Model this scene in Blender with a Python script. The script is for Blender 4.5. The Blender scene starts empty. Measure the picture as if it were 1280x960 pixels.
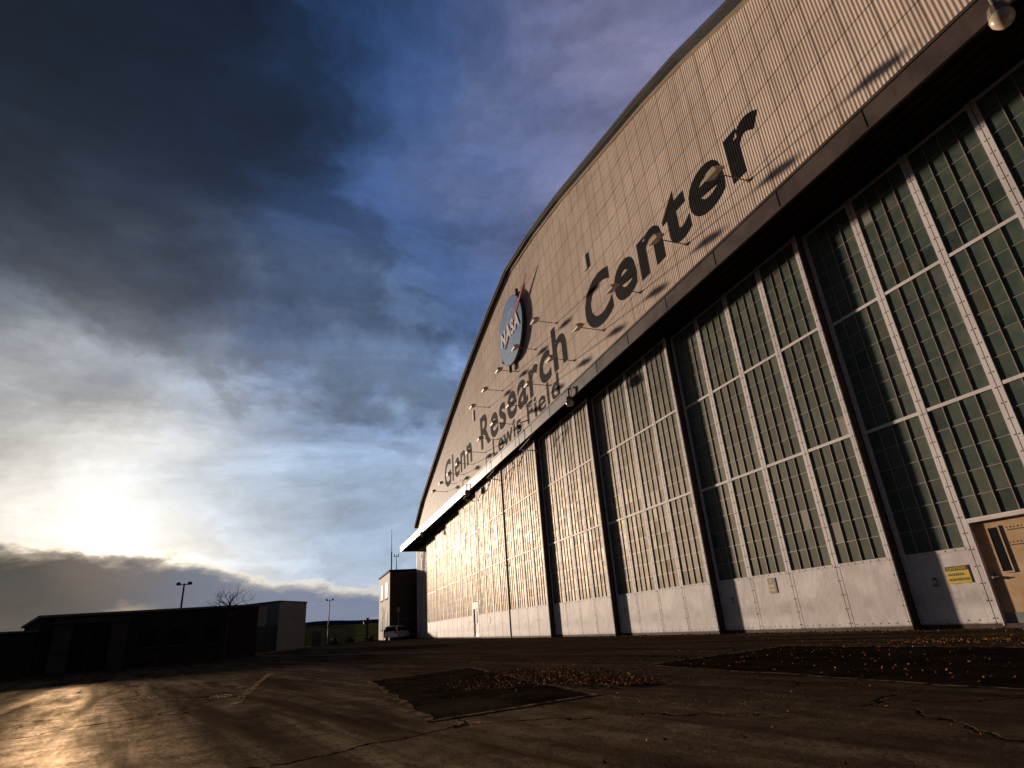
import bpy, bmesh, math, random
from mathutils import Vector, Matrix, noise
random.seed(7)
C = bpy.context.scene.collection
PI = math.pi

# ------------------------------------------------------------------ helpers
def clean(name, mats, bm, parent=None, smooth=False):
    me = bpy.data.meshes.new(name); bm.normal_update(); bm.to_mesh(me); bm.free()
    if not isinstance(mats, (list, tuple)): mats = [mats]
    for m in mats: me.materials.append(m)
    if smooth:
        for p in me.polygons: p.use_smooth = True
    o = bpy.data.objects.new(name, me); C.objects.link(o)
    if parent: o.parent = parent
    return o
def tag(o, label=None, cat=None, group=None, kind=None):
    if label: o['label'] = label
    if cat: o['category'] = cat
    if group: o['group'] = group
    if kind: o['kind'] = kind
    return o
def thing(name, label, cat, loc=(0, 0, 0), rz=0, group=None):
    o = bpy.data.objects.new(name, None); C.objects.link(o); o.empty_display_size = .3
    o.location = loc; o.rotation_euler = (0, 0, rz)
    return tag(o, label, cat, group)
def dup(root, loc, rz=None, label=None):
    r = root.copy(); C.objects.link(r); r.location = loc
    if rz is not None: r.rotation_euler = (0, 0, rz)
    if label: r['label'] = label
    for ch in list(root.children):
        c = ch.copy(); C.objects.link(c); c.parent = r
        for g in list(ch.children):
            d = g.copy(); C.objects.link(d); d.parent = c
    return r
def box(bm, x0, x1, y0, y1, z0, z1, mi=0, M=None):
    v = [bm.verts.new((x, y, z)) for z in (z0, z1) for y in (y0, y1) for x in (x0, x1)]
    if M is not None:
        for q in v: q.co = M @ q.co
    for f in ((0, 2, 3, 1), (4, 5, 7, 6), (0, 1, 5, 4), (2, 6, 7, 3), (0, 4, 6, 2), (1, 3, 7, 5)):
        bm.faces.new([v[i] for i in f]).material_index = mi
def tube(bm, pts, rs, n=8, mi=0, cap=True):
    pts = [Vector(p) for p in pts]
    if not isinstance(rs, (list, tuple)): rs = [rs]*len(pts)
    rings = []
    for i, p in enumerate(pts):
        d = (pts[min(i+1, len(pts)-1)] - pts[max(i-1, 0)]).normalized()
        a = d.orthogonal().normalized() if abs(d.z) > .99 else d.cross(Vector((0, 0, 1))).normalized()
        b = d.cross(a)
        rings.append([bm.verts.new(p + (a*math.cos(2*PI*k/n) + b*math.sin(2*PI*k/n))*rs[i]) for k in range(n)])
    for r0, r1 in zip(rings, rings[1:]):
        for k in range(n):
            f = bm.faces.new((r0[k], r0[(k+1) % n], r1[(k+1) % n], r1[k])); f.material_index = mi
    if cap:
        bm.faces.new(rings[0][::-1]).material_index = mi; bm.faces.new(rings[-1]).material_index = mi
def lathe(bm, prof, n=16, mi=0, M=None):
    rings = []
    for r, z in prof:
        ring = [bm.verts.new((r*math.cos(2*PI*k/n), r*math.sin(2*PI*k/n), z)) for k in range(n)]
        if M is not None:
            for q in ring: q.co = M @ q.co
        rings.append(ring)
    for r0, r1 in zip(rings, rings[1:]):
        for k in range(n):
            bm.faces.new((r0[k], r0[(k+1) % n], r1[(k+1) % n], r1[k])).material_index = mi
    bm.faces.new(rings[0][::-1]).material_index = mi; bm.faces.new(rings[-1]).material_index = mi
def quad(bm, pts, mi=0):
    f = bm.faces.new([bm.verts.new(p) for p in pts]); f.material_index = mi; return f

# ------------------------------------------------------------------ materials
def s2l(c): return tuple(((x/255)/12.92 if x/255 <= .04045 else ((x/255+.055)/1.055)**2.4) for x in c)
class NT:
    def __init__(s, tree): s.t = tree; s.n = tree.nodes; s.l = tree.links
    def add(s, typ, ins=None, **kw):
        nd = s.n.new(typ)
        for k, v in kw.items(): setattr(nd, k, v)
        for k, v in (ins or {}).items():
            sock = nd.inputs[k]
            if hasattr(v, 'is_output') or isinstance(v, bpy.types.NodeSocket): s.l.new(v, sock)
            else: sock.default_value = v
        return nd
    def math(s, op, a, b=None, c=None, clamp=False):
        ins = {0: a}
        if b is not None: ins[1] = b
        if c is not None: ins[2] = c
        nd = s.add('ShaderNodeMath', ins, operation=op, use_clamp=clamp); return nd.outputs[0]
    def vmath(s, op, a, b=None, out=0, scale=None):
        ins = {0: a}
        if b is not None: ins[1] = b
        if scale is not None: ins['Scale'] = scale
        nd = s.add('ShaderNodeVectorMath', ins, operation=op); return nd.outputs[out]
    def noise(s, vec, scale, detail=4, rough=.55, dist=0., out=0):
        return s.add('ShaderNodeTexNoise', {'Vector': vec, 'Scale': scale, 'Detail': detail, 'Roughness': rough, 'Distortion': dist}).outputs[out]
    def map(s, v, a, b, c=0., d=1., smooth=True):
        return s.add('ShaderNodeMapRange', {0: v, 1: a, 2: b, 3: c, 4: d}, interpolation_type='SMOOTHSTEP' if smooth else 'LINEAR').outputs[0]
    def mix(s, f, a, b, mode='MIX'):
        nd = s.add('ShaderNodeMix', data_type='RGBA', blend_type=mode)
        for i, v in ((0, f), (6, a), (7, b)):
            if isinstance(v, bpy.types.NodeSocket): s.l.new(v, nd.inputs[i])
            else: nd.inputs[i].default_value = v if i == 0 else (tuple(v)+(1,) if len(v) == 3 else v)
        return nd.outputs[2]
def new_mat(name):
    m = bpy.data.materials.new(name); m.use_nodes = True
    return m, NT(m.node_tree), m.node_tree.nodes['Principled BSDF']
def mat(name, col, rough=.6, metal=0., var=.25, vscale=1.5, bump=.0, bscale=30., spec=.5, streak=0., col2=None, rvar=0.):
    m, t, P = new_mat(name)
    co = t.add('ShaderNodeTexCoord').outputs['Object']
    n1 = t.noise(co, vscale, 6, .6)
    dark = tuple(c*(1-var) for c in col) if col2 is None else col2
    c = t.mix(t.map(n1, .3, .7), dark, tuple(min(1, x*(1+var*.3)) for x in col))
    if streak:
        sv = t.vmath('MULTIPLY', co, (6, 6, .35))
        n2 = t.noise(sv, 1.0, 5, .65)
        c = t.mix(t.math('MULTIPLY', t.map(n2, .48, .75), streak), c, tuple(x*.35 for x in col))
    t.l.new(c, P.inputs['Base Color'])
    P.inputs['Metallic'].default_value = metal; P.inputs['Specular IOR Level'].default_value = spec
    if rvar: t.l.new(t.map(n1, .3, .7, rough-rvar, rough+rvar), P.inputs['Roughness'])
    else: P.inputs['Roughness'].default_value = rough
    if bump:
        b = t.add('ShaderNodeBump', {'Height': t.noise(co, bscale, 4), 'Strength': bump, 'Distance': .02})
        t.l.new(b.outputs[0], P.inputs['Normal'])
    return m
M = {}
# siding: cream corrugated metal, sheet seams
m, t, P = new_mat('cream_siding'); co = t.add('ShaderNodeTexCoord').outputs['Object']
sx = t.add('ShaderNodeSeparateXYZ', {0: co})
def line(v, period, w):
    fr = t.math('FRACT', t.math('DIVIDE', v, period))
    return t.math('LESS_THAN', t.math('ABSOLUTE', t.math('SUBTRACT', fr, .5)), w/period/2)
hl = line(sx.outputs[2], 1.37, .035); vl = line(sx.outputs[0], 1.0, .04)
n1 = t.noise(co, .35, 5, .6); n2 = t.noise(t.vmath('MULTIPLY', co, (3, 3, .25)), 1., 5, .6)
pid = t.add('ShaderNodeCombineXYZ', {0: t.math('FLOOR', t.math('ADD', sx.outputs[0], .5)), 1: 0., 2: t.math('FLOOR', t.math('ADD', t.math('DIVIDE', sx.outputs[2], 1.37), .5))})
wn = t.add('ShaderNodeTexWhiteNoise', {0: pid.outputs[0]}).outputs[0]
c = t.mix(t.map(n1, .3, .7), (.78, .60, .49), (.92, .73, .60))
c = t.mix(t.math('MULTIPLY', t.map(n2, .45, .8), .35), c, (.2, .15, .11))
c = t.mix(t.math('MULTIPLY', wn, .16), c, (.25, .19, .15))
c = t.mix(t.math('MULTIPLY', hl, .85), c, (.07, .045, .035)); c = t.mix(t.math('MULTIPLY', vl, .7), c, (.12, .08, .06))
t.l.new(c, P.inputs['Base Color']); P.inputs['Roughness'].default_value = .6; P.inputs['Specular IOR Level'].default_value = .11
M['siding'] = m
M['black_paint'] = mat('black_lettering_paint', (.014, .012, .014), .85, spec=.08, var=.3, vscale=3)
M['grey_paint'] = mat('faded_black_lettering_paint', (.030, .024, .023), .85, spec=.1, var=.3, vscale=3)
M['white'] = mat('white_door_paint', (.90, .81, .79), .58, var=.16, vscale=.7, streak=.25, rvar=.05, spec=.13)
# base panel paint with dirt near the ground
m, t, P = new_mat('white_panel_paint'); co = t.add('ShaderNodeTexCoord').outputs['Object']
sx = t.add('ShaderNodeSeparateXYZ', {0: co})
n1 = t.noise(co, 1.1, 7, .65, .6); n2 = t.noise(t.vmath('MULTIPLY', co, (7, 7, .5)), 1., 5, .65)
c = t.mix(t.map(n1, .35, .7), (.70, .62, .60), (.90, .82, .79))
c = t.mix(t.math('MULTIPLY', t.map(n2, .5, .75), .22), c, (.30, .24, .20))
low = t.map(t.math('ADD', sx.outputs[2], t.math('MULTIPLY', n1, .22)), .28, .10)
c = t.mix(t.math('MULTIPLY', low, .75), c, (.16, .10, .07))
mid = t.math('MULTIPLY', t.map(sx.outputs[2], .35, .62), t.map(sx.outputs[2], 1.0, .7))
c = t.mix(t.math('MULTIPLY', t.math('MULTIPLY', mid, t.map(n1, .42, .62)), .5), c, (.30, .27, .27))
t.l.new(c, P.inputs['Base Color']); P.inputs['Roughness'].default_value = .58; P.inputs['Specular IOR Level'].default_value = .10
n5 = t.noise(co, 5.5, 6, .7); c2_ = t.mix(t.math('MULTIPLY', t.map(n5, .60, .70), .45), c, (.22, .12, .08)); c2_ = t.mix(t.math('MULTIPLY', t.map(t.math('ADD', sx.outputs[2], t.math('MULTIPLY', n5, .12)), .20, .13), .8), c2_, (.10, .055, .04)); t.l.new(c2_, P.inputs['Base Color'])
b = t.add('ShaderNodeBump', {'Height': t.math('ADD', t.noise(co, 1.6, 3), t.math('MULTIPLY', t.noise(co, 4.5, 3), .35)), 'Strength': .4, 'Distance': .03}); t.l.new(b.outputs[0], P.inputs['Normal'])
M['panel'] = m
M['jamb'] = mat('shaded_jamb_brown', (.07, .045, .035), .7, var=.4)  # shadow on the leaf edges is painted in as dark brown
M['rivet'] = mat('rusty_rivet', (.05, .03, .02), .8)
M['rust'] = mat('rusty_sill_steel', (.09, .05, .035), .85, var=.5, vscale=8)
M['muntin'] = mat('tan_muntin_paint', (.42, .33, .27), .5, var=.3, vscale=5)
# dusty pane glass
m, t, P = new_mat('dusty_green_glass'); co = t.add('ShaderNodeTexCoord').outputs['Object']
sx = t.add('ShaderNodeSeparateXYZ', {0: co}); oi = t.add('ShaderNodeObjectInfo').outputs['Random']
pid = t.add('ShaderNodeCombineXYZ', {0: t.math('FLOOR', t.math('DIVIDE', sx.outputs[0], .38919)), 1: t.math('MULTIPLY', oi, 91.), 2: t.math('FLOOR', t.math('DIVIDE', t.math('SUBTRACT', sx.outputs[2], 1.716), .5413))})
wn = t.add('ShaderNodeTexWhiteNoise', {0: pid.outputs[0]}); w = wn.outputs[0]
n1 = t.noise(t.vmath('ADD', co, t.vmath('SCALE', wn.outputs[1], scale=9.)), 2.2, 6, .6)
c = t.mix(t.map(n1, .3, .75), (.060, .098, .086), (.140, .160, .120))
c = t.mix(t.math('MULTIPLY', w, .55), c, (.040, .066, .060))
c = t.mix(t.math('MULTIPLY', t.math('GREATER_THAN', w, .955), .5), c, (.10, .085, .055))
c = t.mix(t.math('GREATER_THAN', w, .985), c, (.30, .29, .25))
c = t.mix(t.math('MULTIPLY', t.math('LESS_THAN', w, .06), .7), c, (.015, .035, .035))
c = t.mix(t.math('MULTIPLY', t.map(t.noise(co, 9., 5, .7), .60, .75), .35), c, (.28, .26, .20))
t.l.new(c, P.inputs['Base Color'])
t.l.new(t.math('ADD', t.map(n1, .3, .7, .33, .50), t.math('MULTIPLY', w, .12)), P.inputs['Roughness'])
P.inputs['Specular IOR Level'].default_value = .07; P.inputs['Specular Tint'].default_value = (1, .86, .68, 1)
tl = t.vmath('SCALE', t.vmath('SUBTRACT', wn.outputs[1], (.5, .5, .5)), scale=.025)
geo = t.add('ShaderNodeNewGeometry').outputs['Normal']
nrm = t.vmath('NORMALIZE', t.vmath('ADD', geo, tl))
df = t.add('ShaderNodeBsdfDiffuse', {'Color': c}); gl = t.add('ShaderNodeBsdfGlossy', {'Color': (1., .86, .72, 1), 'Roughness': t.math('ADD', t.map(n1, .3, .7, .42, .54), t.math('MULTIPLY', w, .08)), 'Normal': nrm})
lw = t.add('ShaderNodeLayerWeight', {'Blend': .5}).outputs[1]
mx_ = t.add('ShaderNodeMixShader', {0: t.math('ADD', .022, t.math('MULTIPLY', t.math('POWER', lw, 2.4), .27)), 1: df.outputs[0], 2: gl.outputs[0]})
t.l.new(mx_.outputs[0], t.n['Material Output'].inputs['Surface'])
M['glass'] = m
M['fascia'] = mat('fascia_metal', (.11, .08, .07), .46, metal=.0, var=.35, vscale=.9, streak=.3, spec=.2, rvar=.06)
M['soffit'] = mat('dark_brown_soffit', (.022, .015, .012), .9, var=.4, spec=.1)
M['trim'] = mat('arch_trim_metal', (.055, .053, .056), .7, var=.2)
M['trim_lit'] = mat('arch_trim_sunlit', (.42, .33, .24), .6, var=.2)  # lighter trim colour paints in the sunlit edge of the arch
M['roof'] = mat('roof_membrane', (.10, .09, .09), .8)
M['dark'] = mat('unlit_interior_board', (.02, .02, .02), .9)
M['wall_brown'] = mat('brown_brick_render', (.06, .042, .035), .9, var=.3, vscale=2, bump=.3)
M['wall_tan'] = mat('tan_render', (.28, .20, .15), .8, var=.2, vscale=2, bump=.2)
M['pipe'] = mat('brown_painted_pipe', (.24, .16, .11), .6, var=.4)
M['lamp_box'] = mat('lamp_housing_tan', (.55, .43, .27), .5, var=.25, vscale=6)
M['lamp_under'] = mat('lamp_lens_amber', (.36, .25, .13), .4, var=.3, vscale=8)
M['arm'] = mat('lamp_arm_steel', (.22, .16, .12), .5, metal=.3)
M['globe'] = mat('frosted_jar_glass', (.62, .48, .34), .2, var=.3, vscale=5, spec=.8)
M['orange'] = mat('yellowed_door_paint', (.60, .42, .28), .6, var=.25, vscale=2.2, col2=(.50, .28, .09), streak=.35)
M['window_black'] = mat('unlit_window_glass', (.006, .007, .008), .4, spec=.06)
M['yellow'] = mat('caution_yellow', (.75, .50, .01), .5, var=.12, vscale=9)
M['black'] = mat('sign_black', (.012, .011, .01), .5)
M['sign_tan'] = mat('weathered_sign_tan', (.50, .36, .17), .6, var=.3, vscale=12)
M['sign_brown'] = mat('weathered_sign_brown', (.19, .13, .05), .6, var=.3, vscale=12)
M['blue'] = mat('logo_blue', (.10, .26, .52), .5, var=.25, vscale=2.5)
M['blue_edge'] = mat('logo_rim_navy', (.015, .03, .05), .4)
M['logo_white'] = mat('logo_white', (.80, .78, .78), .5, var=.08)
M['red'] = mat('logo_red', (.62, .10, .12), .5, var=.15)
M['black_metal'] = mat('black_metal', (.02, .02, .022), .5, metal=.2)
M['bark'] = mat('dark_bark', (.045, .033, .025), .9, var=.4, vscale=8)
M['light_siding'] = mat('light_grey_metal_siding', (.16, .16, .17), .7, var=.15)
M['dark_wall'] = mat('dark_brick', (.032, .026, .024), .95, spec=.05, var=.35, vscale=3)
M['dark_pier'] = mat('grey_portal_concrete', (.05, .043, .045), .9, var=.3, spec=.1)
M['car_paint'] = mat('silver_car_paint', (.72, .70, .68), .3, metal=.0, var=.1)
M['rubber'] = mat('tyre_rubber', (.015, .015, .015), .8)
M['tail'] = mat('tail_lamp_red', (.25, .02, .015), .25)
M['steel'] = mat('galvanised_steel', (.25, .25, .25), .45, metal=.5)

# ------------------------------------------------------------------ ground
m, t, P = new_mat('worn_asphalt'); co = t.add('ShaderNodeTexCoord').outputs['Object']
n0 = t.noise(co, .09, 5, .55, .4); n1 = t.noise(co, .5, 6, .62, .5); n2 = t.noise(co, 26., 4, .7); n3 = t.noise(co, 160., 2, .6)
strv = t.vmath('MULTIPLY', t.add('ShaderNodeVectorRotate', {'Vector': co, 'Angle': math.radians(-13)}, rotation_type='Z_AXIS').outputs[0], (.10, 1.1, 1))
ns = t.noise(strv, 1., 6, .62, .3)
vw = t.vmath('ADD', co, t.vmath('SCALE', t.add('ShaderNodeTexNoise', {'Vector': co, 'Scale': .55, 'Detail': 8., 'Roughness': .6}).outputs[1], scale=1.9))
vor = t.add('ShaderNodeTexVoronoi', {'Vector': vw, 'Scale': .17}, feature='DISTANCE_TO_EDGE').outputs[0]
crack = t.math('MULTIPLY', t.map(vor, .0055, .001), t.map(n1, .40, .50))
vor2 = t.add('ShaderNodeTexVoronoi', {'Vector': vw, 'Scale': 1.7}, feature='DISTANCE_TO_EDGE').outputs[0]
crack2 = t.math('MULTIPLY', t.map(vor2, .035, .008), t.map(n0, .56, .64))
cr = t.math('MAXIMUM', crack, crack2)
c = t.mix(t.map(ns, .36, .64), (.010, .0065, .0045), (.036, .024, .016))
c = t.mix(t.math('MULTIPLY', t.map(n1, .35, .7), .5), c, (.014, .0095, .0065))
c = t.mix(t.math('MULTIPLY', t.map(n3, .55, .72), .75), c, (.12, .082, .055))
c = t.mix(t.math('MULTIPLY', t.map(n2, .52, .72), .6), c, (.006, .0045, .0035))
c = t.mix(cr, c, (.006, .005, .004))
h = t.math('ADD', t.math('MULTIPLY', n2, .9), t.math('MULTIPLY', n3, .7)); h = t.math('ADD', h, t.math('MULTIPLY', ns, 1.2)); h = t.math('SUBTRACT', h, t.math('MULTIPLY', cr, 2.5))
b = t.add('ShaderNodeBump', {'Height': h, 'Strength': 1., 'Distance': .03})
df = t.add('ShaderNodeBsdfDiffuse', {'Color': c, 'Normal': b.outputs[0]})
wear = t.math('MULTIPLY', t.map(t.noise(strv, 1.7, 6, .65, .6), .34, .66), t.map(t.math('ADD', t.math('MULTIPLY', n2, .55), t.math('MULTIPLY', t.noise(co, 3.1, 7, .7, .4), .45)), .40, .60, .15, 1.4))
gl = t.add('ShaderNodeBsdfGlossy', {'Color': (1., .76, .50, 1), 'Roughness': t.math('ADD', t.map(ns, .3, .7, .46, .36), t.math('MULTIPLY', n2, .1)), 'Normal': b.outputs[0]})
mx_ = t.add('ShaderNodeMixShader', {0: t.math('MULTIPLY', t.math('ADD', .009, t.math('MULTIPLY', wear, .042)), t.math('SUBTRACT', 1., cr)), 1: df.outputs[0], 2: gl.outputs[0]})
t.l.new(mx_.outputs[0], t.n['Material Output'].inputs['Surface'])
M['asphalt'] = m
def rough_flat(name, ca, cb, sc1, glf, cut=None):
    m, t, P = new_mat(name); co = t.add('ShaderNodeTexCoord').outputs['Object']
    a = t.noise(co, sc1, 6, .65, .3); b_ = t.noise(co, 30., 4, .7); e_ = t.noise(co, 150., 2, .6)
    c = t.mix(t.map(a, .35, .65), ca, cb); c = t.mix(t.math('MULTIPLY', t.map(e_, .52, .75), .5), c, tuple(x*2.6 for x in cb))
    if cut: c = t.mix(t.map(t.noise(co, cut, 6, .7), .46, .56), c, (.016, .011, .008))
    bu = t.add('ShaderNodeBump', {'Height': t.math('ADD', b_, t.math('MULTIPLY', e_, .8)), 'Strength': 1., 'Distance': .025})
    df = t.add('ShaderNodeBsdfDiffuse', {'Color': c, 'Normal': bu.outputs[0]}); gl = t.add('ShaderNodeBsdfGlossy', {'Color': (1., .74, .5, 1), 'Roughness': .45, 'Normal': bu.outputs[0]})
    mx_ = t.add('ShaderNodeMixShader', {0: t.math('MULTIPLY', t.map(a, .3, .7, .4, 1.3), glf), 1: df.outputs[0], 2: gl.outputs[0]}); t.l.new(mx_.outputs[0], t.n['Material Output'].inputs['Surface'])
    return m
M['patch'] = rough_flat('fresh_dark_asphalt', (.004, .0032, .0028), (.010, .0075, .006), 1.3, .008)
M['pavement'] = rough_flat('concrete_kerb', (.05, .042, .036), (.10, .085, .07), 3., .02)
M['seal'] = rough_flat('worn_seal_line', (.10, .07, .05), (.20, .14, .10), 4., .012, 5.)
M['line'] = rough_flat('worn_yellow_line', (.14, .10, .065), (.28, .20, .13), 6., .02, 7.)
M['paint_worn'] = rough_flat('worn_white_paint', (.30, .28, .26), (.60, .56, .52), 9., .05, 12.)
M['grass'] = mat('dull_grass', (.055, .075, .02), .9, var=.55, vscale=.12, col2=(.05, .036, .015), spec=0.)
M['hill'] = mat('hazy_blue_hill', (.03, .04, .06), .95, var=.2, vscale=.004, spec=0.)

bm = bmesh.new()
xs = [-6000, -600, -120, -60, 0, 60, 200, 1500]; ys = [-6000, -600, -100, -40, 0, 40, 100, 6000]
g = [[bm.verts.new((x, y, 0)) for x in xs] for y in ys]
for j in range(len(ys)-1):
    for i in range(len(xs)-1): bm.faces.new((g[j][i], g[j][i+1], g[j+1][i+1], g[j+1][i]))
tag(clean('ground', M['asphalt'], bm), kind='structure')

def ribbon(bm, pts, w, z, jit=.0, mi=0):
    P2 = []
    for (x0, y0), (x1, y1) in zip(pts, pts[1:]):
        n = max(1, int(math.hypot(x1-x0, y1-y0)/.12))
        for k in range(n): P2.append((x0+(x1-x0)*k/n, y0+(y1-y0)*k/n))
    P2.append(pts[-1]); L = []; R = []
    for i, p in enumerate(P2):
        a = P2[max(i-1, 0)]; b_ = P2[min(i+1, len(P2)-1)]; d = Vector((b_[0]-a[0], b_[1]-a[1])).normalized(); nrm = Vector((-d.y, d.x))
        o1 = noise.noise(Vector((p[0]*1.3, p[1]*1.3, 3)))*jit
        wl = w*(.5+.35*noise.noise(Vector((p[0]*3, p[1]*3, 0)))*(1 if jit else 0)); wr = w*(.5+.35*noise.noise(Vector((p[0]*3, p[1]*3, 9)))*(1 if jit else 0))
        L.append(bm.verts.new((p[0]+nrm.x*(wl+o1), p[1]+nrm.y*(wl+o1), z))); R.append(bm.verts.new((p[0]-nrm.x*(wr-o1), p[1]-nrm.y*(wr-o1), z)))
    for i in range(len(P2)-1): bm.faces.new((L[i], R[i], R[i+1], L[i+1])).material_index = mi
def patch(name, cs, closed=True):
    bm = bmesh.new(); out = []
    for (xa, ya), (xb, yb) in zip(cs, cs[1:]+cs[:1]):
        n_ = max(3, int(math.hypot(xb-xa, yb-ya)/.18))
        for k in range(n_):
            x = xa+(xb-xa)*k/n_; y = ya+(yb-ya)*k/n_
            out.append((x+.07*noise.noise(Vector((x*2.1, y*2.1, 1)))+.03*noise.noise(Vector((x*9, y*9, 4))), y+.07*noise.noise(Vector((x*2.1, y*2.1, 7)))+.03*noise.noise(Vector((x*9, y*9, 2)))))
    quad(bm, [(x, y, .004) for x, y in out])
    bmesh.ops.recalc_face_normals(bm, faces=bm.faces[:])
    o = tag(clean(name, M['patch'], bm), kind='structure')
    bm = bmesh.new(); ribbon(bm, out+[out[0]], .085, .008, .03)
    tag(clean('road_marking_seal', M['seal'], bm), kind='structure')
patch('road_asphalt_patch', [(27.4, -11.8), (33.65, -11.82), (33.2, -9.9), (26.4, -9.55)])
patch('road_asphalt_patch', [(30.2, -7.45), (42.5, -7.2), (42.5, -3.1), (29.2, -3.6)])
bm = bmesh.new(); ribbon(bm, [(20.5, -13.83), (24, -13.9), (29.4, -13.93)], .13, .004, .03)
tag(clean('road_marking_line', M['line'], bm), kind='structure')
bm = bmesh.new()
for cx, cy, rx, ry in ((26.35, -15.8, .75, .28), (27.55, -14.3, .42, .2), (19.8, -17.3, 1.0, .3)):
    for k in range(110):
        a = random.uniform(0, 2*PI); r = random.random()**.7; x = cx+math.cos(a)*r*rx; y = cy+math.sin(a)*r*ry; s = random.uniform(.006, .032)
        quad(bm, [(x+s*math.cos(q+random.uniform(-.4, .4))*1.5, y+s*math.sin(q), .005+.0001*k) for q in (0, PI/2, PI, 3*PI/2)])
tag(clean('road_marking_worn_paint', M['paint_worn'], bm), kind='structure')

# grass field beyond the kerb and hills
def fieldz(x, y):
    d = max(0., -x-66); return .03+.0215*d*min(1, d/25+.1)+.5*noise.noise(Vector((x*.03, y*.03, 0)))*min(1, d/40)
bm = bmesh.new(); nx, ny = 60, 60
def kerb_y(x): return -16.5+(-12-x)*(12.2/39.) if x > -51 else -4.3+(-51-x)*.13
G = []
for i in range(nx+1):
    x = -12-(i/nx)**2.2*690; row = []
    for j in range(ny+1):
        y0 = kerb_y(x) if x > -64 else 3.+(-64-x)*1.5; y = y0-(j/ny)**2*(250+(-x)*1.2); row.append(bm.verts.new((x, y, fieldz(x, y))))
    G.append(row)
for i in range(nx):
    for j in range(ny): bm.faces.new((G[i][j], G[i][j+1], G[i+1][j+1], G[i+1][j]))
tag(clean('grass_terrain', M['grass'], bm, smooth=True), kind='structure')
bm = bmesh.new(); A = []
for k in range(121):
    a = math.radians(-40+k); r = 1900; x = 40-r*math.cos(a); y = -13-r*math.sin(a)
    h = 42+12*noise.noise(Vector((k*.09, 0, 0)))+5*noise.noise(Vector((k*.35, 5, 0)))
    A.append((bm.verts.new((x, y, -5)), bm.verts.new((x*.98, y, h*.7)), bm.verts.new((x*1.12, y*1.12, h*1.12))))
for p, q in zip(A, A[1:]):
    bm.faces.new((p[0], q[0], q[1], p[1])); bm.faces.new((p[1], q[1], q[2], p[2]))
tag(clean('hills', M['hill'], bm, smooth=True), kind='structure')
bm = bmesh.new()
for (xa, ya), (xb, yb) in (((-10.8, -16.9), (-51, -4.3)), ((-51, -4.3), (-64, -2.6))):
    d = Vector((xb-xa, yb-ya)); L_ = d.length; a = math.atan2(d.y, d.x)
    box(bm, 0, L_, -.09, .09, 0, .14, M=Matrix.Translation((xa, ya, 0)) @ Matrix.Rotation(a, 4, 'Z'))
tag(clean('pavement_kerb', M['pavement'], bm), kind='structure')

# ------------------------------------------------------------------ the hangar
W, S = 7.123, .29
ZS, Z1, Z2, ZT = 1.696, 4.944, 8.25, 11.46
YW = 1.9            # plane of the siding
arch = [(-47, 14.6), (-41, 17.4), (-32.3, 20.2), (-23.5, 23.0), (-16.6, 25.0), (-9.8, 26.6), (-5.0, 27.6), (0, 28.4), (5.6, 27.95), (11, 27.1), (16.8, 25.8), (21.4, 24.8), (24.7, 23.9), (28.9, 22.4), (33, 20.6), (41, 17.4), (47, 14.6)]
def archz(x):
    for (a, za), (b, zb) in zip(arch, arch[1:]):
        if x <= b: return za+(zb-za)*(x-a)/(b-a)
    return arch[-1][1]
hangar = thing('aircraft_hangar', 'huge arch-roofed hangar with cream corrugated gable, painted words and tall glazed white sliding doors', 'hangar', (0, 0, 0))
# corrugated siding
PER, DEP = .125, .011
prof = [(PER*k/6, DEP/2*(1-math.cos(2*PI*k/6))) for k in range(6)]   # ridge outward = 0, valley inward = DEP (+Y)
def ribx():
    n = int(94/PER); out = []
    for k in range(n):
        for dx, dy in prof:
            x = -47+k*PER+dx
            if x < 47: out.append((x, dy))
    out.append((47, 0)); return out
RX = ribx()
def riby(x):
    u = (x+47) % PER
    pts = prof+[(PER, 0)]
    for (a, ya), (b, yb) in zip(pts, pts[1:]):
        if u <= b+1e-9: return ya+(yb-ya)*(u-a)/(b-a)
    return 0
bm = bmesh.new(); prev = None
for x, dy in RX:
    a = bm.verts.new((x, YW+dy, 12.6)); b = bm.verts.new((x, YW+dy, archz(x)))
    if prev: bm.faces.new((prev[0], a, b, prev[1]))
    prev = (a, b)
clean('siding', M['siding'], bm, hangar, True)
# painted words that follow the corrugation
def text_bm(body, bold=.03, size=1., spacing=1., shear=0.):
    cu = bpy.data.curves.new('t', 'FONT'); cu.body = body; cu.size = size; cu.offset = bold; cu.space_character = spacing; cu.resolution_u = 5; cu.shear = shear
    o = bpy.data.objects.new('t', cu); C.objects.link(o)
    dg = bpy.context.evaluated_depsgraph_get(); me = bpy.data.meshes.new_from_object(o.evaluated_get(dg))
    bpy.data.objects.remove(o); bm = bmesh.new(); bm.from_mesh(me); bpy.data.meshes.remove(me)
    return bm
def fit(bm, x0, x1, z0, z1):
    xs = [v.co.x for v in bm.verts]; ys = [v.co.y for v in bm.verts]
    for v in bm.verts:
        v.co = Vector((x0+(v.co.x-min(xs))/(max(xs)-min(xs))*(x1-x0), 0, z0+(v.co.y-min(ys))/(max(ys)-min(ys))*(z1-z0)))
def painted(body, x0, x1, z0, z1, m, label, bold=.024):
    bm = text_bm(body, bold, spacing=1.09); fit(bm, x0, x1, z0, z1)
    bmesh.ops.triangulate(bm, faces=bm.faces[:])
    for x, dy in RX:
        if x0 < x < x1:
            bmesh.ops.bisect_plane(bm, geom=bm.verts[:]+bm.edges[:]+bm.faces[:], dist=1e-5, plane_co=(x, 0, 0), plane_no=(1, 0, 0))
    for v in bm.verts: v.co.y = YW-.004+riby(v.co.x)
    o = clean('painted_lettering', m, bm, hangar, True); o['label'] = label; return o
painted('Glenn', -27.3, -14.6, 16.0, 19.15, M['grey_paint'], 'large painted word Glenn on the corrugated gable')
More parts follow.
